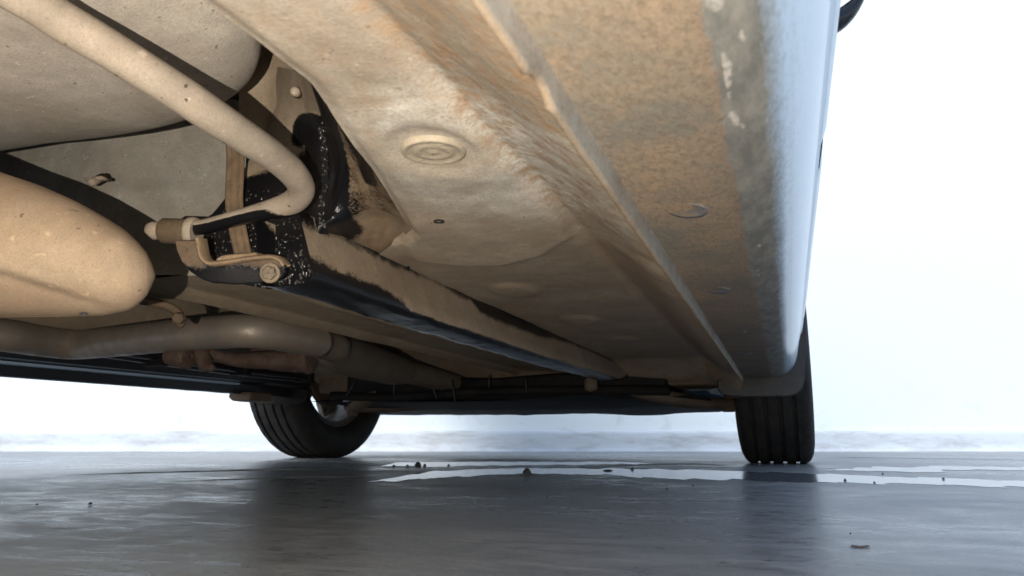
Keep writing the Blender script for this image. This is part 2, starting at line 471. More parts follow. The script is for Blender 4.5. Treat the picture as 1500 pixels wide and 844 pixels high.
for y in ys:
    a = plate_edge(y)
    for j in range(NC):
        t = j / (NC - 1)
        x = lerp(a, -.0735, t)
        z = pan_z(x, y)
        z += .004 * sm(.012, 0, x - a) * (1 if y < .6 else 0)
        V.append((x, y, z))
        r = math.hypot(x - PLUG.x, y - PLUG.y)
        pdv = pad_dist(x, y)
        t1 = .85 * sm(.14, .05, math.hypot(x - PLUG.x - .02, (y - PLUG.y - .03) * .8)) * (1 - .6 * sm(.05, .03, abs(r - .0)))
        t1 = max(t1, .12 * sm(.33, .31, y) * sm(-.15, -.17, x))
        tone.append(max(0, min(1, t1 + .35 * nz(x, y, 0, 18) * t1)))
        s_ = sm(-.165, -.145, x)
        lim = .66 + .006 * nz(x, 0, 0, 60)
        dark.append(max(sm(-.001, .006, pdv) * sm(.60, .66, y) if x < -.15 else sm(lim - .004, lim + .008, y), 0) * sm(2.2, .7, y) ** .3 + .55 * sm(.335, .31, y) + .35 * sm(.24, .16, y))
        peel.append(max(s_, .35 * sm(.7, .9, y)) * (.6 + .6 * nz(x, y, 7, 12)))
        rust.append(.85 * s_ + .4 * sm(.02, -.02, abs(pdv)) + .3 + .25 * sm(.6, .75, y))
        wash.append(.42 * sm(.035, .0, x - a) * (1 if y > .56 else 0) * (.6 + .8 * nz(x, y, 2, 6)) + .5 * sm(.012, 0, x - a) * sm(.9, 1.0, y) * sm(1.9, 1.6, y))
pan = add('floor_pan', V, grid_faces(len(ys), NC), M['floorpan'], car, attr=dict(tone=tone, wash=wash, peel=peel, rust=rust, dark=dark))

# rubber plug with rings, flush in the pad
pr = .0185
V, F = lathe([(-.012, pr * 1.05), (-.001, pr * 1.1), (.0008, pr * 1.07), (.0012, pr * 1.0), (.0008, pr * .92), (.0, pr * .8), (.0003, pr * .7), (.0009, pr * .62), (.0009, pr * .46), (.0004, pr * .38), (.0003, pr * .2), (.001, pr * .12), (.001, .0002)], Vector((PLUG.x, PLUG.y, .2512)), Vector((0, 0, -1)), 48)
add('rubber_plug', V, F, M['plug'], pan, sharp=60)
hp = pz(643, 324, .2502)
V, F = lathe([(-.008, .0055), (.0012, .0055), (.0014, .0042), (.0004, .0036), (-.006, .003)], hp, Vector((0, 0, -1)), 24)
V = [hp + (v - hp) * .8 for v in V]
add('drain_hole', V, F, M['hole'], pan)
# ---- sill flange (pinch weld): thin doubled sheet with a wavy, chipped lower edge
V = []; wash = []; tone = []
ys2 = [-.6 + .05 * i for i in range(14)] + [.1 + .007 * i for i in range(1, 253)]
for y in ys2:
    e = .0008 * nz(y, 0, 0, 30) + .0007 * nz(y, 4, 0, 120)
    if abs(y - .236) < .010: e += .0035
    b = .199 + e; xo = -.0705 + .0007 * nz(y, 9, 0, 22)
    for x, z in ((xo - .0045, .2135), (xo - .0042, b + .002), (xo - .0036, b + .0004), (xo - .002, b - .0003), (xo - .0006, b + .0003), (xo, b + .002), (xo, .2095), (xo + .0015, .2125)):
        V.append((x, y, z))
add('sill_flange', V, grid_faces(len(ys2), 8), M['sillbottom'], car, attr=dict(tone=[.0, .0, 0, 0, .3, .9, .9, .6] * len(ys2)))

# ---- sill underside + painted body side, lofted in Y with the bow of the body
def bow(y): return pl([(-1.2, -.02), (.3, 0), (1.0, .010), (1.5, .018), (1.9, .022), (2.6, .01), (2.75, -.06)], y)
SILL = [(-.073, .2115), (-.06, .2110), (-.045, .2105), (-.03, .2105), (-.018, .2112), (-.008, .2128), (.001, .2158), (.009, .2205), (.0165, .227), (.023, .236), (.028, .247), (.032, .26), (.035, .275), (.0365, .290), (.0375, .2965), (.0415, .3)]
SILL = catmull(SILL[:9], 5)[:-1] + SILL[8:]
CHIP = []
for seg, r in ((((1042, -14), (1050, 14)), .0019), (((1061, 80), (1066, 104), (1067, 126), (1071, 152)), .0010), (((1070, 168), (1077, 182), (1092, 196)), .0011), (((1086, 54), (1090, 70)), .0009), (((1106, 396), (1108, 412)), .0010), (((1107, 362), (1108, 366)), .0009)):
    for a, b in zip(seg, seg[1:]):
        for k in range(5):
            CHIP.append((pz(lerp(a[0], b[0], k / 5), lerp(a[1], b[1], k / 5), .2113), r * (1 + .5 * math.sin(k * 2.3 + a[1]))))
ys3 = [-.6 + .05 * i for i in range(14)] + [.1 + .003 * i for i in range(1, 201)] + [.7 + .0118 * i for i in range(1, 101)]
V = []; chip = []; dirt = []; grit = []; tan = []; dark = []
for y in ys3:
    for k, (x, z) in enumerate(SILL):
        bx = bow(y) * sm(-.05, .03, x)
        zz = z
        V.append((x + bx, y, zz))
        t = x
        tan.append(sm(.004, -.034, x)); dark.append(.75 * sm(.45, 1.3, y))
        dirt.append(sm(.023, -.008, x))
        chip.append(max(math.exp(-(((x - q.x) / r) ** 2 + ((y - q.y) / (r * 2.2)) ** 2) * .35) for q, r in CHIP) if .1 < y < .8 else 0)
        grit.append(sm(.03, .0, x))
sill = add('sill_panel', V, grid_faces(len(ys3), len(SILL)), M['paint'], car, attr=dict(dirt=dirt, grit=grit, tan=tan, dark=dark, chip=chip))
# oval drain plugs in the sill underside
for x, y, a, b in ((1007, 310, .0125, .0135), (1052, 426, .011, .014), (1082, 487, .010, .014), (1092, 518, .010, .014)):
    q = pz(x, y, .2096)
    V = []; F = []
    for rr, dz in ((1.0, .002), (.95, -.0006), (.8, -.0002), (.4, .0002), (.02, .0002)):
        for k in range(28):
            t = 2 * math.pi * k / 28
            V.append((q.x + math.cos(t) * a * rr, q.y + math.sin(t) * b * rr, q.z + dz - .0014 * math.cos(t - .6) * rr + .0008))
    F = grid_faces(5, 28, True) + [tuple(range(4 * 28, 5 * 28))]
    add('drain_plug', V, F, M['drain'], sill)
# doors, fender and the rest of the shell above the sill
def side_x(z, y):
    return pl([(.30, .041), (.304, .045), (.34, .050), (.45, .062), (.55, .075), (.575, .071), (.7, .086), (.8, .088), (.93, .075), (.95, .06)], z) + bow(y)
def arch_z(y):
    d = .345 ** 2 - (y - 2.21) ** 2
    return .29 + math.sqrt(d) if d > 0 else 0
def side_panel(name, y0, y1, mat, mirror=False, zlo=.3, zhi=.95, ny=24, nzr=18, parent=None):
    V = []; g = []
    for inner in (0, 1):
        for i in range(ny + 1):
            y = lerp(y0, y1, i / ny)
            lo = max(zlo, arch_z(y))
            for j in range(nzr + 1):
                z = lerp(lo, zhi, (j / nzr) ** 1.3)
                x = side_x(z, y) - inner * .02
                if (i in (0, ny) or j == 0) and not inner: x -= .0025
                if mirror: x = -1.44 - x
                V.append((x, y, z)); g.append(.5 * sm(.4, .3, z))
    N = (ny + 1) * (nzr + 1)
    F = grid_faces(ny + 1, nzr + 1) + grid_faces(ny + 1, nzr + 1, off=N)
    nc = nzr + 1
    bd = [(i * nc) for i in range(ny + 1)] + [ny * nc + j for j in range(1, nc)] + [i * nc + nzr for i in range(ny - 1, -1, -1)] + [j for j in range(nzr - 1, 0, -1)]
    for a, b in zip(bd, bd[1:] + bd[:1]): F.append((a, b, b + N, a + N))
    return add(name, V, F, mat, parent or car, attr=dict(dirt=[0] * len(V), grit=g))
for mir in (False, True):
    side_panel('rear_door', -.30, .634, M['paint'], mir)
    fd = side_panel('front_door', .650, 1.66, M['paint'], mir)
    side_panel('front_fender', 1.667, 2.62, M['paint'], mir, ny=40)
    side_panel('rear_quarter', -1.2, -.307, M['paint'], mir, zlo=.45)
# dark door aperture behind the gaps
for mir in (0, 1):
    V, F = box(-.02, .012, -.6, 1.83, .302, .9)
    if mir: V = [Vector((-1.44 - v.x, v.y, v.z)) for v in V]
    add('door_frame', V, F, M['black'], car, smooth=False)
for mir in (0, 1):
    V = []
    for j in range(14):
        z = .301 + .6 * j / 13; x = side_x(z, .642) + .0004
        V += [Vector((x, .6345, z)), Vector((x, .6495, z)), Vector((x - .012, .6495, z)), Vector((x - .012, .6345, z))]
    if mir: V = [Vector((-1.44 - v.x, v.y, v.z)) for v in V]
    add('door_gap_shade', V, grid_faces(14, 4, True), M['hole'], car, smooth=False)  # black strip standing in for the shade inside the door gap
# greenhouse, roof, bonnet
def shell(name, secs, mat, cap=True):
    V = []; n_ = len(secs[0])
    for s in secs: V += [Vector(p) for p in s]
    F = grid_faces(len(secs), n_)
    return add(name, V, F, mat, car, sharp=50)
gl = []
for y0, zt in ((-1.1, .96), (-.7, 1.36), (0, 1.45), (.7, 1.44), (1.05, 1.38), (1.75, .96)):
    gl.append([(.06, y0, .945), (.04, y0, min(1.0, zt)), (-.09, y0, max(zt - .05, .962)), (-.3, y0, zt), (-1.14, y0, zt), (-1.35, y0, max(zt - .05, .962)), (-1.48, y0, min(1.0, zt)), (-1.5, y0, .945)])
shell('windows', gl, M['glass'])
rf = [[(x, y, z + .012 - .02 * abs(x + .72)) for x in (-.12, -.3, -.72, -1.14, -1.32)] for y, z in ((-.72, 1.355), (-.4, 1.42), (0, 1.455), (.7, 1.445), (1.05, 1.385))]
shell('roof', rf, M['paint'])
bn = [[(x, y, z - .03 * ((x + .72) / .78) ** 2) for x in (.06, -.3, -.72, -1.14, -1.5)] for y, z in ((1.66, .975), (2.0, .95), (2.5, .88), (2.74, .76))]
shell('bonnet', bn, M['paint'])
# front bumper: curved in plan, lower lip in black
V = []; VL = []; nb = 40
for i in range(nb + 1):
    t = i / nb * 2 - 1
    x = -.72 + t * .76
    y = 2.77 - .17 * abs(t) ** 3.2
    for dy, z in ((-.03, .2), (0, .24), (.02, .4), (.0, .6), (-.05, .76), (-.09, .80)):
        V.append((x, y + dy, z))
    wv = .007 * nz(x, 0, 0, 5) + .004 * nz(x, 3, 0, 17) - .006 * math.exp(-((x + .42) / .09) ** 2) + .012 * sm(-.25, -.08, x)
    for dy, z in ((-.75, .172), (-.42, .160), (-.2, .156), (-.06, .150 + wv), (-.045, .150 + wv), (-.03, .165), (-.02, .21)):
        VL.append((x if dy > -.3 else -.72 + t * .56, y + dy, z))
add('front_bumper', V, grid_faces(nb + 1, 6), M['paint'], car)
add('undertray', VL, grid_faces(nb + 1, 7), M['black'], car)

# ---- right wing mirror: black foot curving up from the door to the housing
foot = [(pd(1206, 40, 1.43), .022), (pd(1226, 31, 1.43), .020), (pd(1243, 17, 1.43), .016), (pd(1257, 0, 1.43), .0105), (pd(1265, -18, 1.43), .009), (pd(1270, -50, 1.43), .014)]
V, F = tube(foot, 6, 20)
mir = add('wing_mirror', V, F, M['gloss'], car)
mc = pd(1290, -80, 1.46)
V = []
for i in range(13):
    a = math.pi * (i / 12 - .5)
    for k in range(24):
        t = 2 * math.pi * k / 24
        sx_, sz_ = (abs(math.cos(t)) ** .6) * (1 if math.cos(t) > 0 else -1), (abs(math.sin(t)) ** .6) * (1 if math.sin(t) > 0 else -1)
        V.append(mc + Vector((.095 * sx_ * math.cos(a) ** .4 if abs(math.cos(a)) > 1e-4 else 0, .06 * math.sin(a), .062 * sz_ * math.cos(a) ** .4 if abs(math.cos(a)) > 1e-4 else 0)))
add('mirror_housing', V, grid_faces(13, 24, True), M['gloss'], mir)

# ---- left sill seen across the car
V = []
for i in range(60):
    y = -.4 + 2.3 * i / 59
    e = .0012 * nz(y, 3, 0, 25)
    V += [(-1.30, y, .262), (-1.31, y, .215), (-1.362, y, .212), (-1.366, y, .186 + e), (-1.37, y, .184 + e), (-1.374, y, .187 + e), (-1.376, y, .214), (-1.43, y, .212), (-1.465, y, .235), (-1.478, y, .30)]
add('sill_panel', V, grid_faces(60, 10), M['trim'], car, sharp=40)
V, F = box(-1.358, -1.338, -.4, 1.62, .2065, .2115)
add('sill_highlight', V, F, M['paint'], car, smooth=False, attr=dict(dirt=[0] * 8, grit=[.3] * 8))  # pale strip added as a painted highlight along the sill's lower bend
# brake and fuel lines clipped along it
for dx, z, r in ((-1.27, .232, .006), (-1.245, .236, .0045)):
    V, F = tube([(Vector((dx + .012 * math.sin(k * 1.3), .55 + k * .25, z + .004 * math.sin(k))), r) for k in range(6)], 5, 10)
    add('brake_line', V, F, M['trim'], car)
for k in range(5):
    V, F = box(-1.29, -1.23, .7 + .27 * k, .72 + .27 * k, .222, .25)
    add('line_clip', V, F, M['black'], car, smooth=False, bevel=.003)

# ---- left floor, heel board, tunnel
def lf_z(x, y):
    z = .252 + .0015 * nz(x, y, 1, 12)
    z -= .014 * math.exp(-((x + .677) / .010) ** 2)                  # rolled tunnel flange
    z += .09 * sm(-.69, -.74, x) * sm(-1.12, -1.03, x)                # tunnel
    z -= .006 * sm(.02, .01, abs(x + .56)) * sm(.75, .85, y)
    if y > 1.9: z -= .05 * sm(1.9, 2.15, y)
    return z
V = []; wash = []; rust = []; dark = []
lx = [-.385 - .012 * i for i in range(45)] + [-.93 - .03 * i for i in range(15)]
ly = [.635 + .02 * i for i in range(78)]
for y in ly:
    for x in lx:
        V.append((x, y, lf_z(x, y)))
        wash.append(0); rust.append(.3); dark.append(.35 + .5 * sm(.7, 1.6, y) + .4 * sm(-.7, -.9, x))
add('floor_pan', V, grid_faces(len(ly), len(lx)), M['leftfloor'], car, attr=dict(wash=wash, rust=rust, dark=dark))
# heel board: rear-facing pressed wall, with a swage line and a lap joint
V = []; wash = []; tone = []; nh = 60
for i in range(nh + 1):
    x = lerp(-1.35, -.36, i / nh)
    yb = lerp(.60, .70, sm(-.75, -.45, x))
    for j in range(24):
        z = lerp(.2505, .47, j / 23)
        y = yb + .03 * sm(.25, .30, z) * 0 - .018 * sm(.30, .25, z) + .0035 * sm(.355, .361, z) + .0015 * nz(x, 0, z, 12)
        y += .007 * sm(.0, .004, x + .585) - .004 * math.exp(-((x + .50) / .006) ** 2)
        V.append((x, y, z))
        wash.append(max(0, .5 * sm(-.53, -.44, x) * sm(.40, .33, z)))
        tone.append(.25 * sm(.29, .25, z))
heel = add('heel_board', V, grid_faces(nh + 1, 24), M['panel'], car, attr=dict(wash=wash, tone=tone))
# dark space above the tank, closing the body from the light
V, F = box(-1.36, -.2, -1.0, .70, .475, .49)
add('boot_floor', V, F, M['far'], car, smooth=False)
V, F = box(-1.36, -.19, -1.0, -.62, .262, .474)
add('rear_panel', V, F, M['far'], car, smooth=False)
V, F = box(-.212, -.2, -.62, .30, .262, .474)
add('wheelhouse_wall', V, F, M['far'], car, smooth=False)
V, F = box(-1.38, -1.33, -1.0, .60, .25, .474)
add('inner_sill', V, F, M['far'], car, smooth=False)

# ---- chassis rail (box section) running forward from the heel board
V = []; wash = []; rust = []; tone = []
ry = [.50 + .012 * i for i in range(120)]
for y in ry:
    xo = -.004 * sm(.6, .8, y)
    bz = .2 + .0008 * nz(y, 0, 0, 20) + .004 * sm(1.3, 1.6, y) + .02 * sm(1.75, 1.92, y)
    wob = .0014 * nz(y, 6, 0, 35)
    sec = [(-.366, .262), (-.362, .252), (-.357, .237), (-.351, .219), (-.3475 + wob, .206), (-.351, .2012), (-.357, .1995), (-.37, .199), (-.385, .199), (-.396, .2005), (-.400, .206), (-.403, .225), (-.41, .262)]
    bl = .55 + .9 * nz(y, 2, 0, 5)
    for k, (x, z) in enumerate(sec):
        rip = (.0016 * nz(y, k * .5, 0, 28) + .001 * nz(y, k * .9, 3, 75)) if 5 <= k <= 9 else 0
        V.append((x + xo, y, z + rip + (bz - .2 if z < .25 else 0)))
        bare = 1.0 if 6 <= k <= 11 else (.75 if k == 5 else .55 * bl if k == 4 else .2 * bl if k == 3 else 0)
        top = [.75, .55, .18][k] * max(0, min(1, bl + .25)) if k < 3 else 0
        st = .55 * sm(.56, .50, y)
        nearb = sm(.74, .60, y) * (.85 if k == 4 else .42 if k == 3 else 0)
        streak = sm(.86, .90, y) * sm(1.5, 1.1, y) * [1, .9, .45][k] if k < 3 else 0
        wash.append(max(bare, top, nearb, streak, st if k >= 3 else 0)); rust.append(.2); tone.append(0)
rail = add('chassis_rail', V, grid_faces(len(ry), 13), M['rail'], car, attr=dict(wash=wash, rust=rust, tone=tone))
# its rear end: the rail turns up as a wide box; rear face bare and wet
L = [(398, 96, .715), (390, 185, .70), (368, 230, .695), (330, 290, .675), (292, 340, .660), (290, 385, .648), (330, 410, .640), (395, 424, .632)]
Rr = [(444, 106, .60), (447, 170, .655), (448, 215, .66), (446, 262, .655), (444, 310, .645), (450, 352, .632), (458, 388, .62), (468, 412, .612)]
Sd = [(450, 110, .52), (470, 170, .632), (478, 215, .64), (480, 262, .637), (474, 310, .632), (478, 332, .63), (486, 350, .665), (520, 364, .71)]
E_ = [(460, 112, .405), (497, 165, .44), (528, 208, .475), (560, 255, .52), (588, 295, .572), (602, 318, .615), (612, 344, .668), (575, 374, .752)]
rows = []
Ls, Rs, Ss, Es = (catmull(q, 12) for q in ([(x, y, d + .014) for x, y, d in L], [(x, y, d + .012) for x, y, d in Rr], [(x, y, d + .006) for x, y, d in Sd], E_))
V = []; wash = []; rust = []; tone = []; dark = []
for i, (a, b, c_, e) in enumerate(zip(Ls, Rs, Ss, Es)):
    v = i / (len(Ls) - 1)
    A, B, C_, E2 = (pd(*q) for q in (a, b, c_, e))
    for k in range(15):
        t = k / 14
        p = A.lerp(B, t) - FW * .010 * math.sin(math.pi * t) * 0
        p -= FW * .004 * sm(.8, 1, t)
        V.append(p); wash.append(max(.0, (sm(.26, .46, v) * 1.0 + .25 * sm(.6, 1, t) * sm(.1, .2, v)) * (1 - .55 * sm(.93, 1, t) * sm(.52, .66, v)) + .9 * sm(.55, .9, t) * sm(.10, .03, abs(v - .205)) - .12 * sm(.55, .4, v) * sm(.3, 0, t))); rust.append(0); tone.append(0); dark.append(.35 * sm(.25, .05, v))
    for k in range(1, 7):
        t = k / 6
        p = B.lerp(C_, t) - FW * .006 * math.sin(math.pi * t)
        V.append(p); wash.append(max(.95 * sm(.10, .03, abs(v - .205)), lerp(.2, .95, sm(.45, .9, t)) * (1 - .4 * sm(.75, 1, v)) * sm(.1, .2, v), .95 * sm(.14, .2, v) * sm(.66, .54, v))); rust.append(.2); tone.append(.1); dark.append(.2)
add('rail_end', V, grid_faces(len(Ls), 15 + 6), M['rail'], rail, attr=dict(wash=wash, rust=rust, tone=tone, dark=dark))
V = []; wash = []; rust = []; tone = []; dark = []
for i, (a, b, c_, e) in enumerate(zip(Ls, Rs, Ss, Es)):
    v = i / (len(Ls) - 1)
    A, B, C_, E2 = (pd(*q) for q in (a, b, c_, e))
    for k in range(0, 41):
        t = k / 40
        p = C_.lerp(E2, t) + (FW * .6 + UP * .4) * .030 * math.sin(math.pi * t) ** 1.3 * sm(1, .75, v)
        fold = nz(t * 7 + 1.5 * nz(v * 4, t * 2, 0, 1), v * 3, 4, 1)
        big = nz(t * 3.5, v * 2.5, 0, 1.3)
        q = nz(t * 4, v * 6, 9, 1)
        lim = sm(0, .12, t) * sm(1, .85, t) * sm(1, .85, v)
        p += FW * (.008 * big + .0035 * fold) * lim
        V.append(p)
        w1 = 1.0 * sm(.55, .08, t + .16 * big) * sm(1.02, .8, v)
        w2 = .8 * sm(.2, .05, abs(t - .66)) * sm(.17, .05, abs(v - .42)) + .7 * sm(.16, .03, abs(t - .5)) * sm(.2, .05, abs(v - .22))
        wash.append(max(0, w1, w2, .6 * sm(.05, .4, q) * sm(.75, .45, v), (.46 + .14 * big) * sm(.98, .6, v)))
        rust.append(.5); tone.append(max(0, min(1, .5 + 1.3 * fold)) * sm(.15, .4, t) * sm(1.0, .9, t))
        dark.append(max(0, min(1, .7 * sm(.05, .4, fold) + .9 * sm(.55, .25, v))))
add('wheelhouse_side', V, grid_faces(len(Ls), 41), M['railside'], rail, attr=dict(wash=wash, rust=rust, tone=tone, dark=dark))
q = pd(433, 135, .636)
V, F = lathe([(-.006, .0042), (.003, .0042), (.005, .0028), (.0055, .0003)], q, -FW, 12)
add('stud', V, F, M['arm'], rail)
# beads of water on the wet face
V, F = [], []
Lc, Rc = Ls, Rs
for k in range(640):
    v = random.random() ** .8; v = (.42 if k % 7 else .15) + .56 * v
    t = random.uniform(.05, .97)
    i = v * (len(Ls) - 1); i0 = min(int(i), len(Ls) - 2); f = i - i0
    def at(S): return tuple(lerp(S[i0][m], S[i0 + 1][m], f) for m in range(3))
    p = pd(*at(Ls)).lerp(pd(*at(Rs)), t) - FW * .004 * sm(.8, 1, t)
    if k % 7 == 0:
        tt = random.uniform(.8, 1.05); p = pd(*at(Rs)).lerp(pd(*at(Ss)), tt) - FW * (.006 * math.sin(math.pi * min(1, tt)) + .0005)
    r = random.choice((.0004, .0005, .0006, .0007, .0009, .0012))
    st = random.uniform(1, 1.6)
    base = len(V)
    for a, b in ((1, 0), (.85, .5), (.5, .85), (.05, 1)):
        for m in range(8):
            th = 2 * math.pi * m / 8
            V.append(p + RT * r * a * math.cos(th) + UP * r * st * a * math.sin(th) - FW * r * .8 * b)
    F += grid_faces(4, 8, True, base); F.append(tuple(range(base + 24, base + 32)))
add('water_beads', V, F, M['drop'], rail, kind='stuff')

# closing panel beside the tank, in front of the rail's upturned end
V = []; wash = []
for i in range(16):
    for j in range(16):
        x = lerp(350, 500, i / 15); y = lerp(55, 215, j / 15)
        V.append(pd(x, y, .715 - .05 * sm(380, 470, x) + .004 * nz(x, y, 0, .03)))
        wash.append(.45 * sm(150, 200, y) * sm(400, 440, x))
add('wheelhouse_panel', V, grid_faces(16, 16), M['rail'], car, attr=dict(wash=wash))

# ---- fuel tank: big pressed shell with rounded rim
TX, TY = -.327, .525           # right and front edges
V = []; tone = []
nu, nv = 44, 44
def tank_pt(u, v):
    # superellipse outline in plan, shrinking and rising at the rim
    return None
cx, cy, ax, ay = -.82, .02, .49, .505
prof = [(0.02, .336), (.3, .334), (.55, .334), (.72, .336), (.84, .341), (.91, .348), (.955, .357), (.985, .371), (1, .39), (1.0, .45), (1.0, .47)]
PR = catmull(prof, 3)
ns = 120
for s, z in PR:
    for k in range(ns):
        t = 2 * math.pi * k / ns
        c_, s_ = math.cos(t), math.sin(t)
        e = .36
        x = cx + ax * s * abs(c_) ** e * (1 if c_ > 0 else -1)
        y = cy + ay * s * abs(s_) ** e * (1 if s_ > 0 else -1)
        y -= .03 * sm(-.45, -1.2, x) * 0
        zz = z + .004 * nz(x, y, 0, 5) + .008 * sm(-.55, -.75, x) * sm(.2, .5, y) - .010 * sm(.5, .9, 1 - abs(x + .75) / .35) * sm(.9, .6, s)
        V.append((x, y, zz)); tone.append(.6 * sm(-.2, .4, nz(x, y, 3, 5)))
tank = add('fuel_tank', V, grid_faces(len(PR), ns, True) + [tuple(range(ns))[::-1]], M['tank'], car, attr=dict(tone=tone))
# tank straps / hanger strap hanging in front of the heel board
V = []; SP = catmull([(341, 196, .672), (345, 225, .675), (344, 260, .668), (343, 295, .662), (348, 335, .652), (357, 376, .645)], 6)
for x, y, d in SP:
    for dx, dd in ((-13.5, .003), (-12, -.001), (-6, -.0005), (-5, .001), (5, .001), (6, -.0005), (12, -.001), (13.5, .003)):
        V.append(pd(x + dx, y, d + dd))
add('hanger_strap', V, grid_faces(len(SP), 8), M['strap'], car, attr=dict(rust=[.4] * len(V)))
# clip and bolt on the heel board
q = pd(137, 266, .79)
V, F = lathe([(-.02, .0045), (.004, .0045), (.006, .003), (.006, .0003)], q, -FW - UP * .4, 12)
bo = add('bolt', V, F, M['arm'], heel)
V, F = prism([q + RT * -.010 + UP * .004, q + RT * .008 + UP * .006, q + RT * .008 + UP * .003, q + RT * -.010 + UP * .001], FW * .02)
add('clip', V, F, M['arm'], bo)

# ---- the bar: thick dusty tube sweeping past the tank, hairpin, then in to the bush
bar = [(pd(-70, -62, .375), .0112), (pd(40, -2, .40), .0114), (pd(91, 31, .415), .0114), (pd(167, 76, .430), .0114), (pd(240, 122, .448), .0115), (pd(305, 165, .47), .0115), (pd(362, 203, .505), .0113), (pd(410, 236, .545), .0111),
       (pd(436, 262, .575), .0108), (pd(441, 282, .595), .0106), (pd(425, 298, .61), .0100), (pd(390, 309, .62), .0082), (pd(345, 320, .635), .0069), (pd(300, 332, .648), .0066), (pd(262, 338, .655), .0066)]
bar.insert(0, (bar[0][0] + (bar[0][0] - bar[1][0]), .0112))
bar.insert(0, (bar[0][0] + (bar[0][0] - bar[1][0]) * 1.2 + Vector((-.02, -.01, 0)), .0112))
bar.insert(0, (bar[0][0] + Vector((-.30, -.12, .03)), .0112))
V, F = tube(bar, 8, 28, dent=.0003)
wash = []
for v in V:
    d = (v - CAM); dep = d.dot(FW); px_ = 750 + FPX * d.dot(RT) / dep; py_ = 422 - FPX * d.dot(UP) / dep
    yc = pl([(262, 338), (300, 332), (345, 320), (390, 309), (425, 298)], px_)
    wash.append(.95 * sm(.600, .618, dep) * sm(-8, -1, py_ - yc))
anti = add('stabiliser_bar', V, F, M['arm'], car, attr=dict(wash=wash))
# bush: sleeve, collar, ball end
q0, q1 = pd(237, 338, .655), pd(283, 340, .652)
ax_ = (q1 - q0)
V, F = lathe([(0, .006), (.0, .0098), (.002, .0112), (.02, .0114), (.0245, .0112), (.0255, .0104)], q0, ax_, 28)
bush = add('rubber_bush', V, F, M['strap'], anti, sharp=50, attr=dict(wash=[.15] * len(V)))
V, F = lathe([(-.004, .009), (-.004, .0122), (-.003, .0132), (.002, .0132), (.0035, .0122), (.0035, .009)], q1, ax_, 28)
add('collar', V, F, M['arm'], bush, sharp=50)
V, F = lathe([(-.0075, .0005), (-.007, .004), (-.005, .0068), (-.001, .0082), (.003, .0078), (.006, .0058), (.009, .005), (.012, .006)], pd(226, 338, .656), ax_, 20)
add('ball_end', V, F, M['arm'], bush)
# bracket: J-shaped plate with a turned lip, bolted to the rail
D = .618
J = [(256, 352), (258, 366), (265, 382), (278, 398), (294, 409), (312, 415), (345, 417), (380, 415), (402, 413), (412, 409), (418, 401), (419, 391), (413, 383), (404, 379), (392, 379), (370, 381), (345, 385), (322, 388), (310, 387), (301, 380), (297, 368), (294, 352)]
def curve_closed(P):
    return [pd(x, y, D) for x, y in P]
V, F = prism(curve_closed(J), FW * .004)
wj = [.62 * sm(370, 405, y) + .15 for x, y in J] * 2
br = add('bracket', V, F, M['bracket'], car, sharp=35, attr=dict(wash=wj), bevel=.0012)
inner = catmull([(294, 350), (297, 368), (301, 380), (310, 387), (322, 388), (345, 385), (370, 381), (392, 379), (404, 379), (413, 383), (419, 391)], 4)
V = []
for i, (x, y) in enumerate(inner):
    p = pd(x, y, D); nx = pd(*inner[min(i + 1, len(inner) - 1)], D) - pd(*inner[max(i - 1, 0)], D)
    u = nx.cross(FW).normalized()
    if u.dot(UP + RT * .3) < 0: u = -u
    for a, b in ((-.0012, -.0005), (-.0012, -.009), (.0, -.0105), (.0018, -.0105), (.003, -.009), (.003, .006), (.0, .006)):
        V.append(p + u * a + FW * b)
add('bracket_lip', V, grid_faces(len(inner), 7, True), M['bracket'], br, sharp=40, attr=dict(tone=[.9] * len(V)))
inner2 = catmull([(322, 383), (330, 379), (345, 377), (365, 375.5), (378, 374), (382, 378)], 3)
V = []
for i, (x, y) in enumerate(inner2):
    p = pd(x, y, D)
    for a, b in ((-.002, -.006), (.0012, -.007), (.0022, -.006), (.0022, .008), (-.002, .008)): V.append(p + UP * a + FW * b)
add('bracket_tab', V, grid_faces(len(inner2), 5, True), M['bracket'], br, sharp=40, attr=dict(tone=[1] * len(V)))
q = pd(396, 400, D)
V, F = lathe([(-.004, .0085), (.0015, .0085), (.002, .008), (.002, .0055)], q, -FW, 24)
add('washer', V, F, M['railside'], br, sharp=40, attr=dict(wash=[.3] * len(V)))
V, F = lathe([(.001, .0062), (.006, .0062), (.007, .0052), (.007, .0003)], q, -FW + RT * .1, 6)
add('bolt', V, F, M['railside'], br, smooth=False, attr=dict(wash=[.38] * len(V)))

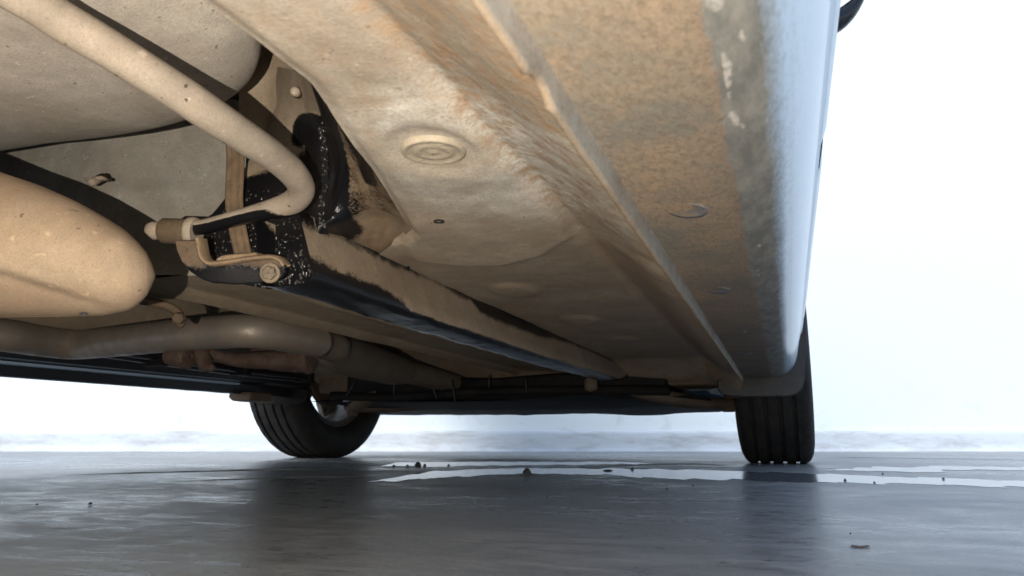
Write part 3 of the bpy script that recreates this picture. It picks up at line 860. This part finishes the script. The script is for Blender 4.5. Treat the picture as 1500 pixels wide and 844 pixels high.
# ---- muffler: rounded-end can, its lower half a separate pressing
V = []; tone = []; wash = []
top = [(-260, 168), (-120, 206), (0, 252), (60, 272), (110, 294), (150, 316), (184, 337), (203, 355), (215, 370), (222, 384), (226, 396), (227.5, 403)]
bot = [(-260, 470), (-120, 468), (0, 465), (60, 464), (110, 463.5), (150, 462.5), (188, 455), (205, 444.5), (216, 432), (222, 420), (226, 410), (227.5, 405)]
xs = [-260 + 12 * i for i in range(36)] + [170 + 4 * i for i in range(9)] + [204 + 2 * i for i in range(9)] + [221.5, 222.5, 223.5, 224.5, 225.5, 226.3, 227, 227.5]
MD = .57
def cub(P, x):
    return pl(P, x)
for x in xs:
    dd = MD + .05 * sm(0, 230, x) * 0
    yt = (cub(top, x - 4) + cub(top, x) + cub(top, min(227.5, x + 4))) / 3 if x < 212 else cub(top, x)
    yb = (cub(bot, x - 4) + cub(bot, x) + cub(bot, min(227.5, x + 4))) / 3 if x < 212 else cub(bot, x)
    c = (yt + yb) / 2; hh = (yb - yt) / 2
    for k in range(96):
        a = 2 * math.pi * k / 96
        sa, ca = math.sin(a), math.cos(a)
        yy = c - hh * sa
        dep = .055 * (hh / 106) * ca
        if ca < 0:   # near side: a soft ridge about two thirds down
            f = (yy - yt) / (2 * hh + 1e-6)
            ridge = pl([(-260, .62), (0, .695), (90, .80), (170, .93), (232, 1)], x)
            dep += (.009 * sm(ridge - .02, ridge + .04, f) + .006 * math.exp(-((f - ridge) / .022) ** 2)) * sm(180, 60, x)
            if f > .93: dep += .0
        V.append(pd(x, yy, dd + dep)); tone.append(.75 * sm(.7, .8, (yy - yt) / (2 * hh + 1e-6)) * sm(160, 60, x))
        wash.append(.62 * math.exp(-((x - 122) / 12) ** 2 - ((yy - 460) / 4) ** 2))
F = grid_faces(len(xs), 96, True) + [tuple(range(96))[::-1], tuple(range((len(xs) - 1) * 96, len(xs) * 96))]
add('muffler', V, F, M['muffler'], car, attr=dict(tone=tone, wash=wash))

# ---- exhaust pipe, resonator and hangers
Z = .2
ex = [(pz(x, y, .225), .0245) for x, y in ((-330, 486), (-120, 486), (-10, 490), (60, 500), (110, 505), (160, 501), (230, 494), (300, 488), (380, 486), (470, 502))]
V, F = tube(ex, 8, 28)
exh = add('exhaust_pipe', V, F, M['exhaust'], car)
e1 = pz(470, 502, .225) + Vector((-.0, .0, 0))
res = [(e1 + Vector((.0, -.02, 0)), .0243), (e1 + Vector((-.01, .03, .0)), .0248), (e1 + Vector((-.018, .07, 0)), .026), (e1 + Vector((-.06, .14, .0)), .036), (e1 + Vector((-.13, .46, .0)), .036), (e1 + Vector((-.14, .54, .0)), .032), (e1 + Vector((-.145, .6, 0)), .028), (e1 + Vector((-.15, .95, -.01)), .026)]
V, F = tube(res, 6, 28)
add('resonator', V, F, M['res'], exh, attr=dict(dark=[1] * len(V)))
for k, (x, y, d, r, L_) in enumerate(((452, 524, 1.27, .026, .10), (272, 522, 1.12, .018, .03))):
    q = pd(x, y, d)
    V, F = lathe([(-L_, r * .7), (-L_ * .5, r * .95), (-.006, r), (0, r * 1.12), (.006, r * 1.05), (.008, r * .6)], q, RT * .9 - FW * .15, 24)
    add('flange', V, F, M['rust'], exh, sharp=50)
V, F = tube([(pd(268, 524, 1.12), .007), (pd(300, 517, 1.14), .008), (pd(335, 526, 1.17), .010), (pd(372, 528, 1.21), .014), (pd(440, 526, 1.27), .018)], 5, 12)
add('hanger_rod', V, F, M['rust'], exh)
V, F = tube([(pd(312, 540, 1.10), .004), (pd(300, 532, 1.12), .012), (pd(292, 508, 1.13), .011), (pd(292, 500, 1.13), .008)], 4, 12)
add('hanger_loop', V, F, M['rust'], exh)
V, F = tube([(pd(205, 440, .83), .008), (pd(228, 444, .84), .0085), (pd(250, 451, .85), .0085), (pd(264, 463, .855), .008), (pd(262, 476, .86), .007)], 5, 12, flat=.6)
add('pipe_hanger', V, F, M['strap'], exh)
V, F = lathe([(-.004, .007), (.004, .007), (.006, .005), (.006, .0003)], pd(262, 466, .84), -FW, 6)
add('hanger_bolt', V, F, M['bracket'], exh, smooth=False)

# ---- front subframe, lower arms, steering rack, hoses: the dark clutter ahead
V, F = prism([Vector(p) for p in ((-1.2, 1.92, .19), (-.95, 1.86, .175), (-.72, 1.9, .17), (-.49, 1.86, .175), (-.26, 1.92, .19), (-.26, 2.25, .16), (-.5, 2.32, .155), (-.94, 2.32, .155), (-1.2, 2.25, .16))], Vector((0, 0, .06)))
add('subframe', V, F, M['black'], car, sharp=30, bevel=.008)
for s in (0, 1):
    f = (lambda p: Vector((-1.44 - p[0], p[1], p[2]))) if s else (lambda p: Vector(p))
    V, F = tube([(f((-.36, 1.9, .19)), .02), (f((-.3, 1.93, .178)), .03), (f((-.22, 2.02, .165)), .03), (f((-.15, 2.12, .16)), .026), (f((-.11, 2.15, .165)), .02)], 5, 16, flat=.6)
    arm = add('control_arm', V, F, M['far'], car)
    V, F = tube([(f((-.3, 2.3, .178)), .03), (f((-.22, 2.22, .165)), .028), (f((-.14, 2.15, .162)), .024)], 5, 16, flat=.6)
    add('arm_strut', V, F, M['far'], arm)
    V, F = lathe([(0, .0), (0, .016), (.012, .02), (.03, .02), (.045, .012)], f((-.125, 2.15, .138)), Vector((0, 0, 1)), 16)
    add('ball_joint', V, F, M['far'], arm)
    V, F = tube([(f((-.5, 2.12, .26)), .012), (f((-.3, 2.12, .255)), .018), (f((-.2, 2.14, .25)), .024), (f((-.13, 2.15, .25)), .03)], 4, 14)
    add('drive_shaft', V, F, M['black'], car)
V, F = box(-1.3, -.14, 1.98, 2.75, .30, .34)
add('engine_bay_underside', V, F, M['black'], car, smooth=False)
V, F = box(-1.32, -.12, 1.95, 1.99, .2, .6)
add('bulkhead', V, F, M['far'], car, smooth=False, bevel=.01)
for k, (x0, y0, x1, y1) in enumerate(((630, 560, 640, 585), (520, 565, 508, 580), (662, 562, 667, 592), (716, 556, 717, 569), (771, 560, 771, 574), (578, 563, 577, 578))):
    V, F = tube([(py(x0, y0 - 6, 1.75), .002), (py(x1, y1, 1.75), .002)], 2, 8)
    add('cable_tie', V, F, M['flap'], car)
V, F = tube([(Vector((-1.2 + .16 * k, 1.84 + .03 * math.sin(k * 1.9), .185 - .006 * math.sin(k * 1.2))), .012) for k in range(7)], 5, 12)
add('hose', V, F, M['black'], car)
V, F = lathe([(-.01, .012), (.0, .012), (.004, .016), (.022, .016), (.026, .012), (.03, .0003)], py(866, 568, 1.72) + Vector((0, 0, .02)), Vector((0, 0, -1)), 14)
add('rail_bolt', V, F, M['far'], rail)
V, F = prism([py(x, y, 1.66) for x, y in ((336, 574), (334, 582), (339, 587), (350, 588.5), (366, 587), (368, 574))], Vector((0, .09, 0)))
add('jacking_pad', V, F, M['far'], car, sharp=40, bevel=.004)

# ---- mud flaps ahead of the right sill end
mf = [(1050, 557), (1051, 570), (1056, 577), (1064, 580), (1090, 582), (1155, 581), (1167, 578), (1175, 571), (1179, 555), (1181, 520), (1181.5, 490), (1180, 462), (1176, 452), (1165, 452), (1150, 470), (1140, 520), (1100, 548)]
V, F = prism([py(x, y, 1.882) for x, y in mf], Vector((0, .012, 0)))
flap = add('mud_flap', V, F, M['flap'], car, sharp=40, bevel=.003)
V, F = prism([Vector((-1.44 - py(x, y, 1.882).x, 1.882, py(x, y, 1.882).z)) for x, y in mf], Vector((0, .012, 0)))
add('mud_flap', V, F, M['black'], car, sharp=40, bevel=.003)
# flange tail that turns down in front of the flap
V, F = tube([(Vector((-.0735, 1.84, .203)), .004), (Vector((-.0735, 1.865, .200)), .005), (Vector((-.0735, 1.876, .194)), .006), (Vector((-.0735, 1.879, .203)), .005)], 4, 12, flat=1.4)
add('flange_tail', V, F, M['far'], car)

# ---- front wheels
def wheel(cx, cy, toe, name='front_wheel'):
    Rw, W = .292, .188
    d = Vector((math.cos(toe), math.sin(toe), 0))
    c = Vector((cx, cy, Rw - .004))
    e = bpy.data.objects.new(name, None); col.objects.link(e); e.empty_display_size = .1
    e.parent = car; e.matrix_parent_inverse = Matrix.Translation(-ROOT0); e.location = (cx, cy, 0)
    hw = W / 2
    prof = [(-.066, .185), (-.078, .192), (-.088, .205), (-.094, .225), (-.0945, .245), (-.091, .264), (-.084, .278), (-.078, .2845), (-.070, .2885)]
    for g in (-.050, -.0175, .0175, .050):
        prof += [(g - .0055, .2905), (g - .0045, .2835), (g + .0045, .2835), (g + .0055, .2905)]
        if g < .04: prof += [(g + .016, .2915)]
    prof += [(.070, .2885), (.078, .2845), (.084, .278), (.091, .264), (.0945, .245), (.094, .225), (.088, .205), (.078, .192), (.066, .185)]
    inner_ = [(.066, .18), (-.066, .18)]
    SEG = 216
    V, F = lathe(prof + inner_, c, d, SEG, close=True)
    for i, (a_, r_) in enumerate(prof):          # lateral slots across the shoulder and centre ribs
        if r_ < .283 or r_ < .2840: continue
        for k in range(SEG):
            ph = (k + int(a_ * 90)) % 6
            dip = .0035 if (abs(a_) > .055 and ph == 0) else (.002 if abs(a_) < .045 and (k + 3) % 6 == 0 else 0)
            if dip:
                v = V[i * SEG + k]; ctr = c + d * a_
                V[i * SEG + k] = v - (v - ctr).normalized() * dip
    V = [Vector((v.x, v.y, max(v.z, .0005))) for v in V]
    def sub(name, V, F, mat, **k):
        o = add(name, V, F, mat, None, **k)
        o.parent = e; o.matrix_parent_inverse = Matrix.Translation(-Vector((cx, cy, 0)))
        return o
    sub('tyre', V, F, M['tyre'], sharp=40)
    sgn = 1 if cx > -.7 else -1      # outer side
    V, F = lathe([(.07, .192), (.066, .186), (.06, .176), (.02, .168), (-.05, .172), (-.062, .178), (-.068, .187), (-.074, .192), (-.07, .181), (-.05, .165), (.02, .160), (.06, .168)], c, d, 64, close=True)
    sub('rim', V, F, M['rim'], sharp=40)
    u = Vector((-math.sin(toe), math.cos(toe), 0)); vv = Vector((0, 0, 1))
    for k in range(5):
        a = 2 * math.pi * k / 5 + .33
        r_ = u * math.cos(a) + vv * math.sin(a); t_ = -u * math.sin(a) + vv * math.cos(a)
        P = [c + d * sgn * .045 + r_ * .03 - t_ * .03, c + d * sgn * .045 + r_ * .03 + t_ * .03, c + d * sgn * .055 + r_ * .168 + t_ * .042, c + d * sgn * .055 + r_ * .168 - t_ * .042]
        V, F = prism(P, -d * sgn * .022)
        sub('spoke', V, F, M['rim'], smooth=False, bevel=.004)
    V, F = lathe([(-.03, .01), (-.03, .05), (.0, .07), (.02, .07), (.03, .05), (.05, .048), (.055, .01)], c, d * sgn, 32)
    sub('hub', V, F, M['rim'], sharp=40)
    V, F = lathe([(-.012, .06), (-.012, .118), (.008, .118), (.008, .06)], c - d * sgn * .03, d * sgn, 48, close=True)
    sub('brake_disc', V, F, M['rust'], sharp=40)
    V, F = box(-.03, .03, -.05, .05, -.04, .04)
    V = [c - d * sgn * .03 + d * v.x + u * (v.y - sgn * 0 + .10) + vv * v.z for v in V]
    sub('brake_caliper', V, F, M['black'], smooth=False, bevel=.008)
    return e
wheel(-.004, 2.205, R(-1.0))
wheel(-1.474, 2.205, R(-3.5))

wheel(-.004, -.46, 0, 'rear_wheel')
wheel(-1.44, -.46, 0, 'rear_wheel')

# ---- grit on the floor
def crumb(x, y, wpx, hpx, label, group):
    q = pz(x, y, 0); d = (q - CAM).dot(FW)
    a, hgt = wpx / FPX * d / 2, hpx / FPX * d * .8
    V = []
    sd = random.random() * 50
    for s, zf in ((1, 0), (1.02, .3), (.7, .7), (.28, 1)):
        for k in range(9):
            t = 2 * math.pi * k / 9
            r = a * s * (1 + .35 * nz(math.cos(t) + sd, math.sin(t), zf * 2, 1.3))
            V.append(q + RT * (r * math.cos(t) + a * .3 * zf * nz(sd, 0, 0, 1)) + HF * r * math.sin(t) * .9 + Vector((0, 0, .0008 + hgt * zf)))
    F = grid_faces(4, 9, True) + [tuple(range(27, 36)), tuple(range(9))[::-1]]
    o = add('grit_crumb', V, F, M['grit'], smooth=False)
    o['label'] = label; o['category'] = 'crumb'
    if group: o['group'] = group
crumb(772, 694, 12, 9, 'largest pointed dark crumb of dirt, alone on the thin puddle', 'crumbs of dirt on the wet floor')
crumb(612, 683, 10, 7, 'squat dark crumb of dirt with tiny grains on both sides', 'crumbs of dirt on the wet floor')
for x, y, a, b in ((577, 684.5, 5, 4), (597, 684, 5, 3.5), (622, 683.5, 5, 4), (890, 690.5, 14, 2.5), (926, 689, 5, 4), (657, 683, 4, 3), (132, 740, 6, 4), (54, 741, 4, 2.5), (977, 718, 3, 3), (1015, 713, 3.5, 3.5), (802, 729, 4, 3), (1238, 706, 4, 5), (1281, 709, 3.5, 3.5), (1246, 784, 3, 3), (1293, 696, 3, 3), (1382, 703, 4, 3)):
    crumb(x, y, a, b, 'tiny dark grain of grit scattered on the wet grey floor', 'grains of grit on the wet floor')
q = pz(1260, 802, 0)
V = [q + RT * .007 * math.cos(2 * math.pi * k / 14) + HF * .004 * math.sin(2 * math.pi * k / 14) + Vector((0, 0, .0006 + .0004 * math.sin(k * 1.7))) for k in range(14)]
V, F = prism(V, Vector((0, 0, .0003)))
n = NT('reddish scrap'); n.set(Base_Color=n.mix(n.noise(300), (.10, .06, .055), (.05, .035, .035)), Roughness=.6)
o = add('leaf_scrap', V, F, n.m, smooth=False)
o['label'] = 'small flat reddish scrap lying on the open floor'; o['category'] = 'scrap'
